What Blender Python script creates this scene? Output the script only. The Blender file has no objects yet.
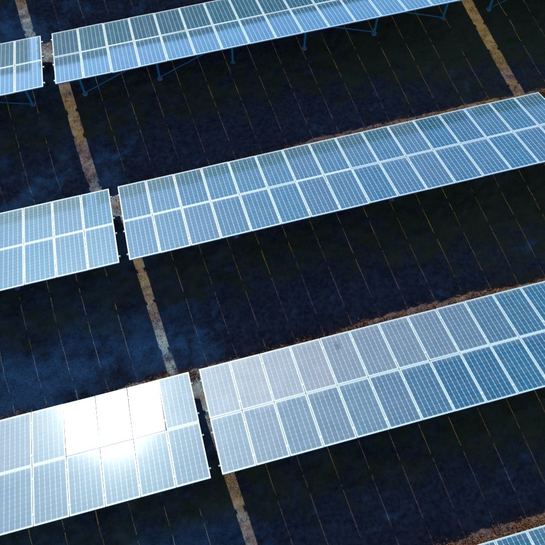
import bpy, bmesh, math, random
import numpy as np
from mathutils import Vector, Matrix

random.seed(7)
rng = np.random.default_rng(7)
S = bpy.context.scene
C = S.collection

# ------------------------------------------------------------------ camera
H0 = 0.521                      # height of the low table edge above the ground
cam_d = bpy.data.cameras.new('camera')
cam = bpy.data.objects.new('camera', cam_d); C.objects.link(cam)
cam_d.sensor_width = 36.0
cam_d.sensor_fit = 'HORIZONTAL'
cam_d.lens = 721.58 / 545.0 * 36.0
cam_d.clip_start = 0.1; cam_d.clip_end = 6000
right = Vector((0.96589198, -0.25855592, 0.01419568))
up = Vector((0.2355099, 0.89994421, 0.36692711))
fwd = Vector((0.1076465, 0.35106873, -0.93014137))
m = Matrix((right, up, -fwd)).transposed().to_4x4()
m.translation = Vector((-0.40811, -17.65153, 22.5756 + H0))
cam.matrix_world = m
S.camera = cam

# ------------------------------------------------------------------ light
_e, _a = math.radians(30.3), math.radians(-10.1)
TO_SUN = Vector((math.sin(_a) * math.cos(_e), math.cos(_a) * math.cos(_e), math.sin(_e)))
EL = math.asin(TO_SUN.z); AZ = math.atan2(TO_SUN.x, TO_SUN.y)
W = bpy.data.worlds.new('World'); S.world = W; W.use_nodes = True
nt = W.node_tree
bg = nt.nodes['Background']
sky = nt.nodes.new('ShaderNodeTexSky')
sky.sky_type = 'NISHITA'; sky.sun_disc = False
sky.sun_elevation = EL; sky.sun_rotation = AZ
sky.altitude = 2500; sky.air_density = 0.8; sky.dust_density = 0.6; sky.ozone_density = 8.0
nt.links.new(sky.outputs[0], bg.inputs[0])
bg.inputs[1].default_value = 0.135
sun_d = bpy.data.lights.new('sun', 'SUN')
sun_d.energy = 5.0; sun_d.angle = math.radians(0.5); sun_d.color = (1.0, 0.91, 0.80)
sun = bpy.data.objects.new('sun', sun_d); C.objects.link(sun)
sun.rotation_euler = TO_SUN.to_track_quat('Z', 'Y').to_euler()
sun.location = (0, 10, 30)
S.view_settings.view_transform = 'Standard'; S.view_settings.look = 'None'
S.view_settings.exposure = 0.72; S.view_settings.gamma = 1.0
S.render.resolution_x = 1024; S.render.resolution_y = 1024

# ------------------------------------------------------------------ layout
TH = 0.396105                   # tilt of the tables
ST, CT = math.sin(TH), math.cos(TH)
LP = 1.9108                     # length of one module plus its joint
COLS = 16
PITCH = 0.9995
ROWS = {0: (9.77, 0.0), 1: (2.581, 0.0), 2: (-4.606, -0.010), 3: (-11.755, 0.070), 4: (-18.950, 0.150)}

def ground_trend(y):
    ys = np.array([ROWS[k][0] for k in (4, 3, 2, 1, 0)]); zs = np.array([ROWS[k][1] for k in (4, 3, 2, 1, 0)])
    return np.interp(y, ys, zs)

def vnoise(x, y, sc, seed):
    """smooth value noise on a hashed lattice, in 0..1"""
    x = np.asarray(x, float) * sc; y = np.asarray(y, float) * sc
    xi = np.floor(x).astype(np.int64); yi = np.floor(y).astype(np.int64)
    fx = x - xi; fy = y - yi
    fx = fx * fx * (3 - 2 * fx); fy = fy * fy * (3 - 2 * fy)
    def h(a, b):
        n = (a * 374761393 + b * 668265263 + seed * 974711) & 0x7fffffff
        n = ((n ^ (n >> 13)) * 1274126177) & 0x7fffffff
        return ((n ^ (n >> 16)) & 0xffff) / 65535.0
    return (h(xi, yi) * (1 - fx) + h(xi + 1, yi) * fx) * (1 - fy) + (h(xi, yi + 1) * (1 - fx) + h(xi + 1, yi + 1) * fx) * fy

def ground_z(x, y):
    x = np.asarray(x, float); y = np.asarray(y, float)
    dip = 0 * (x + y)
    for k, e, w in ((1, 0.02, 0.12), (2, -0.05, 0.15), (3, 0.07, 0.16), (4, 0.10, 0.10)):   # shallow dip added along low edges to shift row shadows, deeper to the west
        dip = dip + np.exp(-((y - ROWS[k][0] - 0.35) / 0.65) ** 2) * (e + (w - e) * np.clip((7 - x) / 9, 0, 1))
    near = np.clip(1.5 - np.maximum(np.abs(np.asarray(x) - 4), np.abs(np.asarray(y) + 7)) / 30.0, 0, 1)
    return ground_trend(y) - dip * near + near * (0.10 * (vnoise(x, y, 0.35, 1) - 0.5) + 0.06 * (vnoise(x, y, 1.3, 2) - 0.5)
                                     + 0.055 * (vnoise(x, y, 3.7, 3) - 0.5) + 0.05 * (vnoise(x, y, 7.3, 4) - 0.5))

# ------------------------------------------------------------------ materials
def new_mat(name):
    mt = bpy.data.materials.new(name); mt.use_nodes = True
    return mt, mt.node_tree, mt.node_tree.nodes['Principled BSDF']

def nd(t, kind, **kw):
    n = t.nodes.new(kind)
    for k, v in kw.items():
        setattr(n, k, v)
    return n

def math_n(t, op, a, b=None, c=None):
    n = nd(t, 'ShaderNodeMath', operation=op)
    for i, v in enumerate((a, b, c)):
        if v is None: continue
        if isinstance(v, (int, float)): n.inputs[i].default_value = v
        else: t.links.new(v, n.inputs[i])
    return n.outputs[0]

def mix_c(t, fac, a, b, blend='MIX'):
    n = nd(t, 'ShaderNodeMix', data_type='RGBA', blend_type=blend)
    for sock, v in ((n.inputs[0], fac), (n.inputs[6], a), (n.inputs[7], b)):
        if isinstance(v, (int, float)): sock.default_value = v
        elif isinstance(v, tuple): sock.default_value = (*v, 1.0)
        else: t.links.new(v, sock)
    return n.outputs[2]

def noise_n(t, vec, scale, detail=4.0, rough=0.55, w=None):
    n = nd(t, 'ShaderNodeTexNoise')
    n.inputs['Scale'].default_value = scale; n.inputs['Detail'].default_value = detail
    n.inputs['Roughness'].default_value = rough
    if vec is not None: t.links.new(vec, n.inputs['Vector'])
    return n.outputs['Fac']

def ramp(t, fac, lo, hi):
    n = nd(t, 'ShaderNodeMapRange', clamp=True)
    t.links.new(fac, n.inputs[0]); n.inputs[1].default_value = lo; n.inputs[2].default_value = hi
    return n.outputs[0]

def ground_colours(t, pos, pb, blades):
    """dry grass over soil, moss in belts below the high edges of the tables and to the east, frosty patches with painted teal flare haze to the west"""
    straw = (0.185, 0.132, 0.118) if blades else (0.130, 0.095, 0.090)
    brown = (0.080, 0.060, 0.060) if blades else (0.050, 0.040, 0.043)
    moss = (0.185, 0.136, 0.034) if blades else (0.140, 0.100, 0.032)
    frost_haze = (0.26, 0.42, 0.46) if blades else (0.22, 0.37, 0.41)  # frosty patches, tinted teal to paint in lens flare haze
    sep = nd(t, 'ShaderNodeSeparateXYZ'); t.links.new(pos, sep.inputs[0])
    n1 = noise_n(t, pos, 1.3, 5.0, 0.6); n2 = noise_n(t, pos, 7.0, 5.0, 0.65); n3 = noise_n(t, pos, 0.5, 3.0, 0.5)
    col = mix_c(t, ramp(t, n2, 0.36, 0.62), brown, straw)
    # moss belts repeat with the rows (7.19 m apart)
    ph = math_n(t, 'FRACT', math_n(t, 'DIVIDE', math_n(t, 'ADD', sep.outputs[1], 11.755 + 71.9), 7.19))
    belt = math_n(t, 'SUBTRACT', 1.0, ramp(t, math_n(t, 'ABSOLUTE', math_n(t, 'SUBTRACT', ph, 0.50)), 0.10, 0.30))
    east = ramp(t, sep.outputs[0], 5.0, 11.0)
    mv = math_n(t, 'ADD', math_n(t, 'MULTIPLY', n1, 0.9), math_n(t, 'ADD', math_n(t, 'MULTIPLY', belt, 0.26), math_n(t, 'MULTIPLY', east, 0.22)))
    mf = ramp(t, mv, 0.56, 0.80)
    col = mix_c(t, math_n(t, 'MULTIPLY', mf, 0.9), col, moss)
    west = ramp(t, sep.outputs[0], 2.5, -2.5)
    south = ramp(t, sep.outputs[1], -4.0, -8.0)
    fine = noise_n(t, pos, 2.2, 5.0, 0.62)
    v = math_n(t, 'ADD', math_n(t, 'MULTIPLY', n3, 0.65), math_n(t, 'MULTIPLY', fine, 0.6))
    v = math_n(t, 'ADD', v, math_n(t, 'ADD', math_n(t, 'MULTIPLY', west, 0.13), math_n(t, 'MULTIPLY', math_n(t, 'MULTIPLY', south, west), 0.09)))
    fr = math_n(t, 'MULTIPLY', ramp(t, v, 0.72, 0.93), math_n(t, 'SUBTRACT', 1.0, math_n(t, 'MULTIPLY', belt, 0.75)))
    if blades:      # only some of the blades carry the rime and haze tint
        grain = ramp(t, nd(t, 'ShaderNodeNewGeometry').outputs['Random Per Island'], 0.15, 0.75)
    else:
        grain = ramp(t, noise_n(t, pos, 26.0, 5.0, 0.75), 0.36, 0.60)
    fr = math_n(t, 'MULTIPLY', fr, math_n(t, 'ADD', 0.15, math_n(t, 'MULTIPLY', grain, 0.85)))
    return mix_c(t, math_n(t, 'MULTIPLY', fr, 0.9), col, frost_haze)

ground_mat, t, pb = new_mat('damp_grass_soil')
geo = nd(t, 'ShaderNodeNewGeometry')
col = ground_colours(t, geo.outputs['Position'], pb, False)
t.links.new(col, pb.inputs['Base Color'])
pb.inputs['Roughness'].default_value = 0.95; pb.inputs['Specular IOR Level'].default_value = 0.1
bmp = nd(t, 'ShaderNodeBump'); bmp.inputs['Strength'].default_value = 0.8; bmp.inputs['Distance'].default_value = 0.03
t.links.new(noise_n(t, geo.outputs['Position'], 24.0, 6.0, 0.7), bmp.inputs['Height'])
t.links.new(bmp.outputs[0], pb.inputs['Normal'])

grass_mat, t, pb = new_mat('winter_grass')
geo = nd(t, 'ShaderNodeNewGeometry')
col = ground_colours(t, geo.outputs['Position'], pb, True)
var = nd(t, 'ShaderNodeMapRange'); t.links.new(geo.outputs['Random Per Island'], var.inputs[0])
var.inputs[3].default_value = 0.55; var.inputs[4].default_value = 1.25
cc = nd(t, 'ShaderNodeCombineXYZ')
for i in range(3): t.links.new(var.outputs[0], cc.inputs[i])
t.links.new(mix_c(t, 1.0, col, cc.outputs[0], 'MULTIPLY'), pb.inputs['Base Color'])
pb.inputs['Roughness'].default_value = 0.8; pb.inputs['Specular IOR Level'].default_value = 0.2

weed_mat, t, pb = new_mat('dry_weed')
geo = nd(t, 'ShaderNodeNewGeometry')
n1 = noise_n(t, geo.outputs['Position'], 3.0, 4.0)
col = mix_c(t, ramp(t, n1, 0.38, 0.62), (0.20, 0.085, 0.040), (0.30, 0.18, 0.085))
t.links.new(mix_c(t, math_n(t, 'MULTIPLY', geo.outputs['Random Per Island'], 0.75), col, (0.10, 0.05, 0.03)), pb.inputs['Base Color'])
pb.inputs['Roughness'].default_value = 0.85; pb.inputs['Specular IOR Level'].default_value = 0.2

def geo_pos(t):
    return nd(t, 'ShaderNodeNewGeometry').outputs['Position']

# module laminate: dark blue cells with clipped corners on a white sheet behind glass
PW, PL, PT = 0.984, 1.8965, 0.035          # module width, length, frame depth
cell_mat, t, pb = new_mat('module_glass')
tc = nd(t, 'ShaderNodeTexCoord'); sep = nd(t, 'ShaderNodeSeparateXYZ'); t.links.new(tc.outputs['Object'], sep.inputs[0])
CX, CY = 0.153, 0.1490
ux = math_n(t, 'DIVIDE', math_n(t, 'ADD', sep.outputs[0], 3 * CX), CX)
uy = math_n(t, 'DIVIDE', math_n(t, 'ADD', sep.outputs[1], 6 * CY), CY)
ax = math_n(t, 'ABSOLUTE', math_n(t, 'SUBTRACT', math_n(t, 'FRACT', ux), 0.5))
ay = math_n(t, 'ABSOLUTE', math_n(t, 'SUBTRACT', math_n(t, 'FRACT', uy), 0.5))
inx = math_n(t, 'LESS_THAN', ax, 0.458); iny = math_n(t, 'LESS_THAN', ay, 0.4935)
dia = math_n(t, 'LESS_THAN', math_n(t, 'ADD', ax, ay), 0.86)
rx = math_n(t, 'LESS_THAN', math_n(t, 'ABSOLUTE', sep.outputs[0]), 3 * CX)
ry = math_n(t, 'LESS_THAN', math_n(t, 'ABSOLUTE', sep.outputs[1]), 6 * CY)
mask = inx
for k in (iny, dia, rx, ry): mask = math_n(t, 'MULTIPLY', mask, k)
oi = nd(t, 'ShaderNodeObjectInfo')
# each cell a little different, each module a little different
cid = nd(t, 'ShaderNodeCombineXYZ')
t.links.new(math_n(t, 'FLOOR', ux), cid.inputs[0]); t.links.new(math_n(t, 'FLOOR', uy), cid.inputs[1])
t.links.new(math_n(t, 'MULTIPLY', oi.outputs['Random'], 91.0), cid.inputs[2])
wn = nd(t, 'ShaderNodeTexWhiteNoise', noise_dimensions='3D'); t.links.new(cid.outputs[0], wn.inputs['Vector'])
cellc = mix_c(t, wn.outputs['Value'], (0.001, 0.054, 0.100), (0.002, 0.076, 0.134))
cellc = mix_c(t, math_n(t, 'MULTIPLY', oi.outputs['Random'], 0.5), cellc, (0.006, 0.042, 0.098))
# three thin silver busbars along each cell column
bf = math_n(t, 'ABSOLUTE', math_n(t, 'SUBTRACT', math_n(t, 'FRACT', math_n(t, 'MULTIPLY', math_n(t, 'FRACT', ux), 3.0)), 0.5))
bus = math_n(t, 'LESS_THAN', bf, 0.022)
cellc = mix_c(t, math_n(t, 'MULTIPLY', bus, 0.8), cellc, (0.12, 0.17, 0.20))
dirt = noise_n(t, tc.outputs['Object'], 3.0, 6.0, 0.7)
lam = mix_c(t, mask, (0.20, 0.325, 0.375), cellc)
lam = mix_c(t, math_n(t, 'MULTIPLY', ramp(t, dirt, 0.45, 0.8), 0.14), lam, (0.22, 0.20, 0.19))
# dusty film plus pale sun haze painted on the glint row, set per module
at = nd(t, 'ShaderNodeAttribute', attribute_type='OBJECT', attribute_name='dust_haze')
smear = noise_n(t, geo_pos(t), 1.6, 6.0, 0.72)
dust_haze_f = math_n(t, 'MULTIPLY', at.outputs['Fac'], math_n(t, 'ADD', 0.55, math_n(t, 'MULTIPLY', smear, 0.9)))
edge = math_n(t, 'MULTIPLY', ramp(t, sep.outputs[1], 0.72, 0.94), math_n(t, 'MULTIPLY', ramp(t, smear, 0.35, 0.7), 0.22))
lam = mix_c(t, math_n(t, 'ADD', dust_haze_f, edge), lam, (0.41, 0.39, 0.375))
# a dark dirty smudge on one module (property "smudge")
sm = nd(t, 'ShaderNodeAttribute', attribute_type='OBJECT', attribute_name='smudge')
dx = math_n(t, 'ADD', sep.outputs[0], 0.03); dy = math_n(t, 'MULTIPLY', math_n(t, 'SUBTRACT', sep.outputs[1], 0.47), 0.6)
dd = math_n(t, 'SQRT', math_n(t, 'ADD', math_n(t, 'MULTIPLY', dx, dx), math_n(t, 'MULTIPLY', dy, dy)))
dd = math_n(t, 'ADD', dd, math_n(t, 'MULTIPLY', math_n(t, 'SUBTRACT', noise_n(t, tc.outputs['Object'], 13.0, 4.0), 0.5), 0.22))
spot = math_n(t, 'MULTIPLY', sm.outputs['Fac'], math_n(t, 'SUBTRACT', 1.0, ramp(t, dd, 0.03, 0.13)))
lam = mix_c(t, math_n(t, 'MULTIPLY', spot, 0.75), lam, (0.04, 0.05, 0.06))
t.links.new(lam, pb.inputs['Base Color'])
pb.inputs['Specular IOR Level'].default_value = 0.17
pb.inputs['IOR'].default_value = 1.5
pb.inputs['Specular Tint'].default_value = (0.45, 0.85, 1.0, 1)   # bluish anti-reflection layer
t.links.new(math_n(t, 'ADD', 0.35, math_n(t, 'MULTIPLY', dirt, 0.10)), pb.inputs['Roughness'])
pb.inputs['Coat Weight'].default_value = 1.0
pb.inputs['Coat Roughness'].default_value = 0.066
pb.inputs['Coat IOR'].default_value = 1.9

back_mat, t, pb = new_mat('module_backsheet')
pb.inputs['Base Color'].default_value = (0.20, 0.23, 0.30, 1); pb.inputs['Roughness'].default_value = 0.6

def metal(name, c, met, rough, spots=0.25):
    mt, t, pb = new_mat(name)
    tc = nd(t, 'ShaderNodeTexCoord')
    n = noise_n(t, tc.outputs['Object'], 14.0, 5.0, 0.6)
    t.links.new(mix_c(t, math_n(t, 'MULTIPLY', ramp(t, n, 0.35, 0.7), spots), c, tuple(v * 0.6 for v in c)), pb.inputs['Base Color'])
    pb.inputs['Metallic'].default_value = met
    t.links.new(math_n(t, 'ADD', rough - 0.08, math_n(t, 'MULTIPLY', n, 0.16)), pb.inputs['Roughness'])
    return mt
alu = metal('anodised_aluminium', (0.30, 0.43, 0.475), 0.1, 0.5, 0.1)
steel = metal('galvanised_steel', (0.035, 0.30, 0.36), 0.0, 0.55, 0.4)
concrete, t, pb = new_mat('footing_concrete')
tc = nd(t, 'ShaderNodeTexCoord')
t.links.new(mix_c(t, noise_n(t, tc.outputs['Object'], 18.0, 6.0, 0.7), (0.22, 0.22, 0.22), (0.42, 0.42, 0.41)), pb.inputs['Base Color'])
pb.inputs['Roughness'].default_value = 0.9

# ------------------------------------------------------------------ mesh helpers
def finish(name, bm, mat, parent=None, smooth=False):
    me = bpy.data.meshes.new(name); bm.normal_update(); bm.to_mesh(me); bm.free()
    for k in (mat if isinstance(mat, (list, tuple)) else [mat]): me.materials.append(k)
    if smooth:
        for f in me.polygons: f.use_smooth = True
    o = bpy.data.objects.new(name, me); C.objects.link(o)
    if parent: o.parent = parent
    return o

def add_box(bm, lo, hi, mi=0, mat=None):
    vs = [bm.verts.new((x, y, z)) for z in (lo[2], hi[2]) for y in (lo[1], hi[1]) for x in (lo[0], hi[0])]
    if mat is not None:
        for v in vs: v.co = mat @ v.co
    fs = [(0, 2, 3, 1), (4, 5, 7, 6), (0, 1, 5, 4), (2, 6, 7, 3), (0, 4, 6, 2), (1, 3, 7, 5)]
    for f in fs:
        q = bm.faces.new([vs[i] for i in f]); q.material_index = mi

def add_bar(bm, a, b, w, h):
    """rectangular bar from a to b"""
    a = Vector(a); b = Vector(b); d = (b - a); L = d.length; d.normalize()
    s = d.cross(Vector((0, 0, 1)))
    if s.length < 1e-4: s = Vector((1, 0, 0))
    s.normalize(); u = s.cross(d)
    M = Matrix((s, d, u)).transposed().to_4x4(); M.translation = a
    add_box(bm, (-w / 2, 0, -h / 2), (w / 2, L, h / 2), 0, M)

def add_channel(bm, a, b, w, h, th=0.006):
    """open C profile: web and two flanges, butted"""
    a = Vector(a); b = Vector(b); d = (b - a); L = d.length; d.normalize()
    s = d.cross(Vector((0, 0, 1)))
    if s.length < 1e-4: s = Vector((1, 0, 0))
    s.normalize(); u = s.cross(d)
    M = Matrix((s, d, u)).transposed().to_4x4(); M.translation = a
    pts = [(-w/2, -h/2), (w/2, -h/2), (w/2, -h/2 + th), (-w/2 + th, -h/2 + th), (-w/2 + th, h/2 - th), (w/2, h/2 - th), (w/2, h/2), (-w/2, h/2)]
    v0 = [bm.verts.new(M @ Vector((p[0], 0, p[1]))) for p in pts]
    v1 = [bm.verts.new(M @ Vector((p[0], L, p[1]))) for p in pts]
    n = len(pts)
    for i in range(n):
        bm.faces.new((v0[i], v0[(i + 1) % n], v1[(i + 1) % n], v1[i]))
    for vv, fl in ((v0, False), (v1, True)):
        for q in ((0, 1, 2, 3), (0, 3, 4, 7), (4, 5, 6, 7)):
            bm.faces.new([vv[i] for i in (q if fl else q[::-1])])

def add_lathe(bm, prof, n=14, c=(0, 0, 0)):
    rings = []
    for r, z in prof:
        rings.append([bm.verts.new((c[0] + r * math.cos(2 * math.pi * i / n), c[1] + r * math.sin(2 * math.pi * i / n), c[2] + z)) for i in range(n)])
    for a, b in zip(rings, rings[1:]):
        for i in range(n):
            bm.faces.new((a[i], a[(i + 1) % n], b[(i + 1) % n], b[i]))
    bm.faces.new(rings[-1]); bm.faces.new(rings[0][::-1])

# ------------------------------------------------------------------ setting: the ground, one sheet to the horizon
def axis(lo, hi, step, far):
    inner = list(np.arange(lo, hi + 1e-6, step)); outl = []; outr = []
    d = step
    x = lo
    while x > -far: d *= 1.35; x -= d; outl.append(x)
    d = step; x = hi
    while x < far: d *= 1.35; x += d; outr.append(x)
    return np.array(outl[::-1] + inner + outr)
gx = axis(-12, 22, 0.09, 3000); gy = axis(-23, 10, 0.09, 3000)
X, Y = np.meshgrid(gx, gy)
Z = ground_z(X, Y)
nx, ny = len(gx), len(gy)
verts = np.stack([X.ravel(), Y.ravel(), Z.ravel()], -1)
idx = np.arange(nx * ny).reshape(ny, nx)
quads = np.stack([idx[:-1, :-1], idx[:-1, 1:], idx[1:, 1:], idx[1:, :-1]], -1).reshape(-1, 4)

def mesh_np(name, verts, faces, mat):
    me = bpy.data.meshes.new(name)
    k = faces.shape[1]
    me.vertices.add(len(verts)); me.vertices.foreach_set('co', verts.astype(np.float32).ravel())
    me.loops.add(faces.size); me.loops.foreach_set('vertex_index', faces.astype(np.int32).ravel())
    me.polygons.add(len(faces)); me.polygons.foreach_set('loop_start', np.arange(0, faces.size, k, dtype=np.int32))
    me.materials.append(mat); me.update(calc_edges=True); me.validate()
    o = bpy.data.objects.new(name, me); C.objects.link(o)
    return o
g = mesh_np('ground', verts, quads, ground_mat)
g.data.polygons.foreach_set('use_smooth', np.ones(len(quads), dtype=bool))
g['kind'] = 'structure'; g['label'] = 'rough grass field of damp soil, moss, rime and painted flare haze under the solar tables'

# ------------------------------------------------------------------ one solar table with all its parts
def thing(name, label, cat, loc, group=None):
    o = bpy.data.objects.new(name, None); C.objects.link(o)
    o.location = loc; o.empty_display_size = 0.3
    o['label'] = label; o['category'] = cat
    if group: o['group'] = group
    return o

GROUP = 'tilted solar tables standing in parallel rows'
def slope(s, below=0.0):
    """point of the table section at slope distance s from its low edge, below the glass plane; base origin = ground under the low edge"""
    return Vector((0, -s * CT - below * ST, H0 + s * ST - below * CT))

TW = PITCH * COLS
POST_X = [0.735 + i * 2.8847 for i in range(6)]
POST_Y = -2.670

def panel_mesh():
    bm = bmesh.new()
    hx, hy = PW / 2 - 0.016, PL / 2 - 0.016
    add_box(bm, (-hx, -hy, -0.010), (hx, hy, -0.003), 0)
    for f in bm.faces:
        f.material_index = 0 if f.normal.z > 0.5 or abs(f.normal.z) < 0.5 else 1
    bm.normal_update()
    for f in bm.faces: f.material_index = 1 if f.normal.z < -0.5 else 0
    # junction box behind the sheet
    add_box(bm, (-0.06, hy - 0.25, -0.0305), (0.06, hy - 0.13, -0.0103), 1)
    return bm
def frame_mesh():
    bm = bmesh.new()
    x, y, w = PW / 2, PL / 2, 0.016
    add_box(bm, (-x, -y, -PT), (x, -y + w, 0)); add_box(bm, (-x, y - w, -PT), (x, y, 0))
    add_box(bm, (-x, -y + w, -PT), (-x + w, y - w, 0)); add_box(bm, (x - w, -y + w, -PT), (x, y - w, 0))
    # lips over the glass
    l = 0.007
    add_box(bm, (-x + w, -y + w, -0.003), (x - w, -y + w + l, -0.0004)); add_box(bm, (-x + w, y - w - l, -0.003), (x - w, y - w, -0.0004))
    add_box(bm, (-x + w, -y + w + l, -0.003), (-x + w + l, y - w - l, -0.0004)); add_box(bm, (x - w - l, -y + w + l, -0.003), (x - w, y - w - l, -0.0004))
    return bm
rj = random.Random(11)
def jitter(o, row=None):
    o.rotation_euler = (-TH + math.radians(rj.gauss(0, 0.24)), math.radians(rj.gauss(0, 0.30)), 0)

def build_table(loc, label):
    r = thing('solar_table', label, 'solar table', loc, GROUP)
    p0 = finish('solar_panel', panel_mesh(), [cell_mat, back_mat], r)
    f0 = finish('panel_frame', frame_mesh(), alu, p0)
    first = True
    for half in (0, 1):
        for k in range(COLS):
            if first: p, f, first = p0, f0, False
            else:
                p = p0.copy(); C.objects.link(p); p.parent = r
                f = f0.copy(); C.objects.link(f); f.parent = p
            c = slope((half + 0.5) * LP)
            p.location = (k * PITCH + PITCH / 2, c.y, c.z); jitter(p)
    # four purlins across the whole table
    for s in (0.22, 0.82, 1.23, 1.82):
        b = bmesh.new(); q = slope(s * LP, PT + 0.036)
        add_channel(b, (-0.05, q.y, q.z), (TW + 0.05, q.y, q.z), 0.045, 0.066)
        finish('purlin', b, alu, r)
    # clamps that hold the modules to the purlins
    b = bmesh.new()
    for s in (0.22, 0.82, 1.23, 1.82):
        for k in range(1, COLS):
            c = slope(s * LP)
            M = Matrix.Translation((k * PITCH, c.y, c.z)) @ Matrix.Rotation(-TH, 4, 'X')
            add_box(b, (-0.022, -0.03, 0.001), (0.022, 0.03, 0.006), 0, M)
    o = finish('clamp', b, alu, r); o['kind'] = 'stuff'
    # legs, rafters
    rp0 = fp0 = ra0 = None
    for x in POST_X:
        if rp0 is None:
            b = bmesh.new()
            s0 = slope(0.10, PT + 0.072 + 0.045); s1 = slope(3.58, PT + 0.072 + 0.045)
            add_channel(b, s0, s1, 0.05, 0.085)
            ra0 = finish('rafter', b, steel, r)
            sp = -POST_Y / CT; top = slope(sp, PT + 0.072 + 0.09)
            b = bmesh.new()
            add_channel(b, (0, 0, -0.25), (0, 0, top.z + 0.01), 0.07, 0.06)
            rp0 = finish('tall_post', b, steel, r); rp0.location = (0, POST_Y, 0)
            b = bmesh.new()
            add_lathe(b, [(0.105, -0.3), (0.105, 0.015), (0.095, 0.03)], 16)
            ft0 = finish('footing', b, concrete, rp0)
            sp2 = 0.62; top2 = slope(sp2, PT + 0.072 + 0.09)
            b = bmesh.new()
            add_channel(b, (0, 0, -0.25), (0, 0, top2.z + 0.01), 0.07, 0.06)
            fp0 = finish('short_post', b, steel, r); fp0.location = (0, -sp2 * CT, 0)
            b = bmesh.new(); add_lathe(b, [(0.105, -0.3), (0.105, 0.015), (0.095, 0.03)], 16)
            ft1 = finish('footing', b, concrete, fp0)
            prs = [(rp0, ft0), (fp0, ft1)]; items = (ra0, rp0, fp0)
        else:
            items = []
            q = ra0.copy(); C.objects.link(q); q.parent = r; items.append(q)
            for a, c in prs:
                q = a.copy(); C.objects.link(q); q.parent = r; items.append(q)
                z = c.copy(); C.objects.link(z); z.parent = q
        for q in items: q.location.x = x
    # diagonal braces in the two outer bays of each end
    sp = -POST_Y / CT; tz = slope(sp, PT + 0.072 + 0.09).z - 0.03
    for a, c in ((0, 1), (1, 2), (4, 3), (5, 4)):
        b = bmesh.new()
        sgn = 1 if c > a else -1
        add_bar(b, (POST_X[a] + 0.04 * sgn, POST_Y - 0.048, 0.14), (POST_X[c] - 0.03 * sgn, POST_Y - 0.048, tz), 0.012, 0.045)
        finish('diagonal_brace', b, steel, r)
    return r

def copy_tree(o, parent=None):
    c = o.copy(); C.objects.link(c)
    if parent: c.parent = parent
    for ch in o.children: copy_tree(ch, c)
    return c

TABLES = [  # row, left x, label
    (1, -3.4695, 'long blue table at the photo top, teal legs and braces showing below its edge'),
    (1, -3.882 - TW, 'stub of table in the top left corner, only a few module columns in view'),
    (1, 12.945, 'table past the top right strip of yellow sunlit grass, showing only leg and braces'),
    (2, -2.2344, 'long blue table across the middle of the photo, right of the narrow gap'),
    (2, -2.5426 - TW, 'blue table at the left edge halfway up, left of the narrow gap'),
    (2, 14.085, 'blue table just past the right end of the long middle table'),
    (3, -0.9301, 'pale grey to blue table filling the lower right of the photo'),
    (3, -1.2532 - TW, 'table in the lower left with the white blaze of the mirrored sun'),
    (4, 0.295, 'table cut off by the bottom right corner, only its upper modules showing'),
    (0, -4.75, 'hidden table beyond the top edge, behind the long topmost table'),
    (0, -5.14 - TW, 'hidden table beyond the top left corner that shades the grass there'),
]
# three upper modules sit square to the sun's mirror direction
def face_glint(o, table, share):
    c = table.location + o.location
    h = ((Vector(cam.matrix_world.translation) - c).normalized() + TO_SUN).normalized()
    n0 = Vector((0, ST, CT)); n = n0.lerp(h, share).normalized()
    ax = math.asin(max(-1, min(1, n.x)))
    o.rotation_euler = (-math.atan2(n.y, n.z), ax, 0)
proto = None
for row, x0, label in TABLES:
    loc = (x0, ROWS[row][0], ROWS[row][1])
    if proto is None:
        proto = build_table(loc, label)
    else:
        c = copy_tree(proto); c.location = loc; c['label'] = label
        for ch in c.children:
            if ch.name.startswith('solar_panel'): jitter(ch)
        for ch in c.children:
            if not ch.name.startswith('solar_panel'): continue
            k = ch.location.x / PITCH; upper = ch.location.y > -LP * CT
            if label.startswith('pale grey'): ch['dust_haze'] = (0.46 if upper else 0.30) * rj.uniform(0.85, 1.15) * max(0.0, 1 - k / (11.0 if upper else 7.5))  # sun haze painted over dusty glass, fading away from the glint
            if label.startswith('pale grey') and upper and int(k) == 4: ch['smudge'] = 1.0
            if label.startswith('pale grey'): pass
            elif label.endswith('mirrored sun'): ch['dust_haze'] = 0.30 if upper else 0.20  # dusty glass whitened with the same painted sun haze
            else: ch['dust_haze'] = rj.uniform(0.0, 0.05)
        if label.endswith('mirrored sun'):
            for ch in c.children:
                if not ch.name.startswith('solar_panel'): continue
                k = int(ch.location.x / PITCH); upper = ch.location.y > -LP * CT
                if upper and k in (12, 13, 14): face_glint(ch, c, 0.75)
                else: face_glint(ch, c, -0.15 if upper else -0.08)

# ------------------------------------------------------------------ grass: uncountable blades, one object
def in_view(x, y, z, pad=0.06):
    v = np.stack([x, y, z], -1) - np.array(cam.matrix_world.translation)
    d = v @ np.array(fwd); a = v @ np.array(right) / d; b = v @ np.array(up) / d
    h = 272.5 / 721.58 + pad
    return (np.abs(a) < h) & (np.abs(b) < h)

def blades(x, y, h, w, lean, name, mat, base=None):
    n = len(x); z = ground_z(x, y) - 0.01 if base is None else base
    a = rng.uniform(0, 2 * np.pi, n); b = rng.uniform(0, 2 * np.pi, n)
    dx, dy = np.cos(a) * w / 2, np.sin(a) * w / 2
    lx, ly = np.cos(b) * lean * h, np.sin(b) * lean * h
    P = np.empty((n, 5, 3))
    P[:, 0] = np.stack([x - dx, y - dy, z], -1); P[:, 1] = np.stack([x + dx, y + dy, z], -1)
    P[:, 2] = np.stack([x + dx * .8 + lx * .4, y + dy * .8 + ly * .4, z + h * .6], -1)
    P[:, 3] = np.stack([x - dx * .8 + lx * .4, y - dy * .8 + ly * .4, z + h * .6], -1)
    P[:, 4] = np.stack([x + lx, y + ly, z + h], -1)
    o = np.arange(n)[:, None] * 5
    tri = np.concatenate([o + np.array([[0, 1, 2]]), o + np.array([[0, 2, 3]]), o + np.array([[3, 2, 4]])], 0)
    ob = mesh_np(name, P.reshape(-1, 3), tri, mat)
    ob['kind'] = 'stuff'
    return ob

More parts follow.
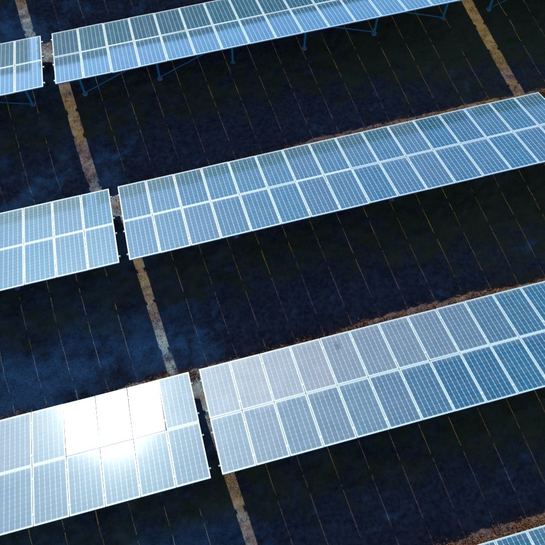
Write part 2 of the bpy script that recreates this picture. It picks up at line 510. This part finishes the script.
N = 700000
x = rng.uniform(-11, 20, N); y = rng.uniform(-22, 9, N)
clump = vnoise(x, y, 2.3, 21) * 0.6 + vnoise(x, y, 6.0, 22) * 0.5
keep = (rng.uniform(0, 1, N) < np.clip(clump * 1.5 - 0.25, 0.05, 1)) & in_view(x, y, 0 * x)
x, y, clump = x[keep], y[keep], clump[keep]
o = blades(x, y, rng.uniform(0.02, 0.07, len(x)) * (0.4 + clump), rng.uniform(0.008, 0.018, len(x)), rng.uniform(0.3, 1.3, len(x)), 'grass', grass_mat)
o['label'] = 'short winter grass, mossy yellow to frosted with a painted teal haze, between the rows of tables'

# dry weeds: taller brown stems in a ragged belt along the upper (low) edge of each row
xs, ys, hs = [], [], []
for row, x0, x1, dens in ((1, -8, 19, 120), (2, -10, 18, 190), (3, -10, 17, 190), (4, 2, 15, 150)):
    n = int((x1 - x0) * dens)
    wx = rng.uniform(x0, x1, n)
    dn = vnoise(wx, 0 * wx + row * 17.3, 0.9, 31) * 0.6 + vnoise(wx, 0 * wx + row * 9.1, 3.4, 32) * 0.45
    east = np.clip((wx + 4) / 12, 0, 1)
    k = rng.uniform(0, 1, n) < np.clip((dn - 0.42 + 0.35 * east) * 2.2, 0.02, 1)
    wx = wx[k]; dn = dn[k]
    wy = ROWS[row][0] + rng.normal(0.02, 0.15, len(wx))
    xs.append(wx); ys.append(wy); hs.append(rng.uniform(0.08, 0.24, len(wx)) * (0.4 + dn))
xs, ys, hs = map(np.concatenate, (xs, ys, hs))
# each weed is a small tuft of stems and narrow leaves
rep = 5
xs = np.repeat(xs, rep) + rng.normal(0, 0.035, len(xs) * rep); ys = np.repeat(ys, rep) + rng.normal(0, 0.035, len(ys) * rep)
hs = np.repeat(hs, rep) * rng.uniform(0.5, 1.1, len(hs) * rep)
k = in_view(xs, ys, 0 * xs); xs, ys, hs = xs[k], ys[k], hs[k]
o = blades(xs, ys, hs, rng.uniform(0.008, 0.020, len(xs)), rng.uniform(0.2, 0.9, len(xs)), 'dry_weeds', weed_mat)
o['label'] = 'ragged belt of dry brown weeds along the upper edges of the tables'
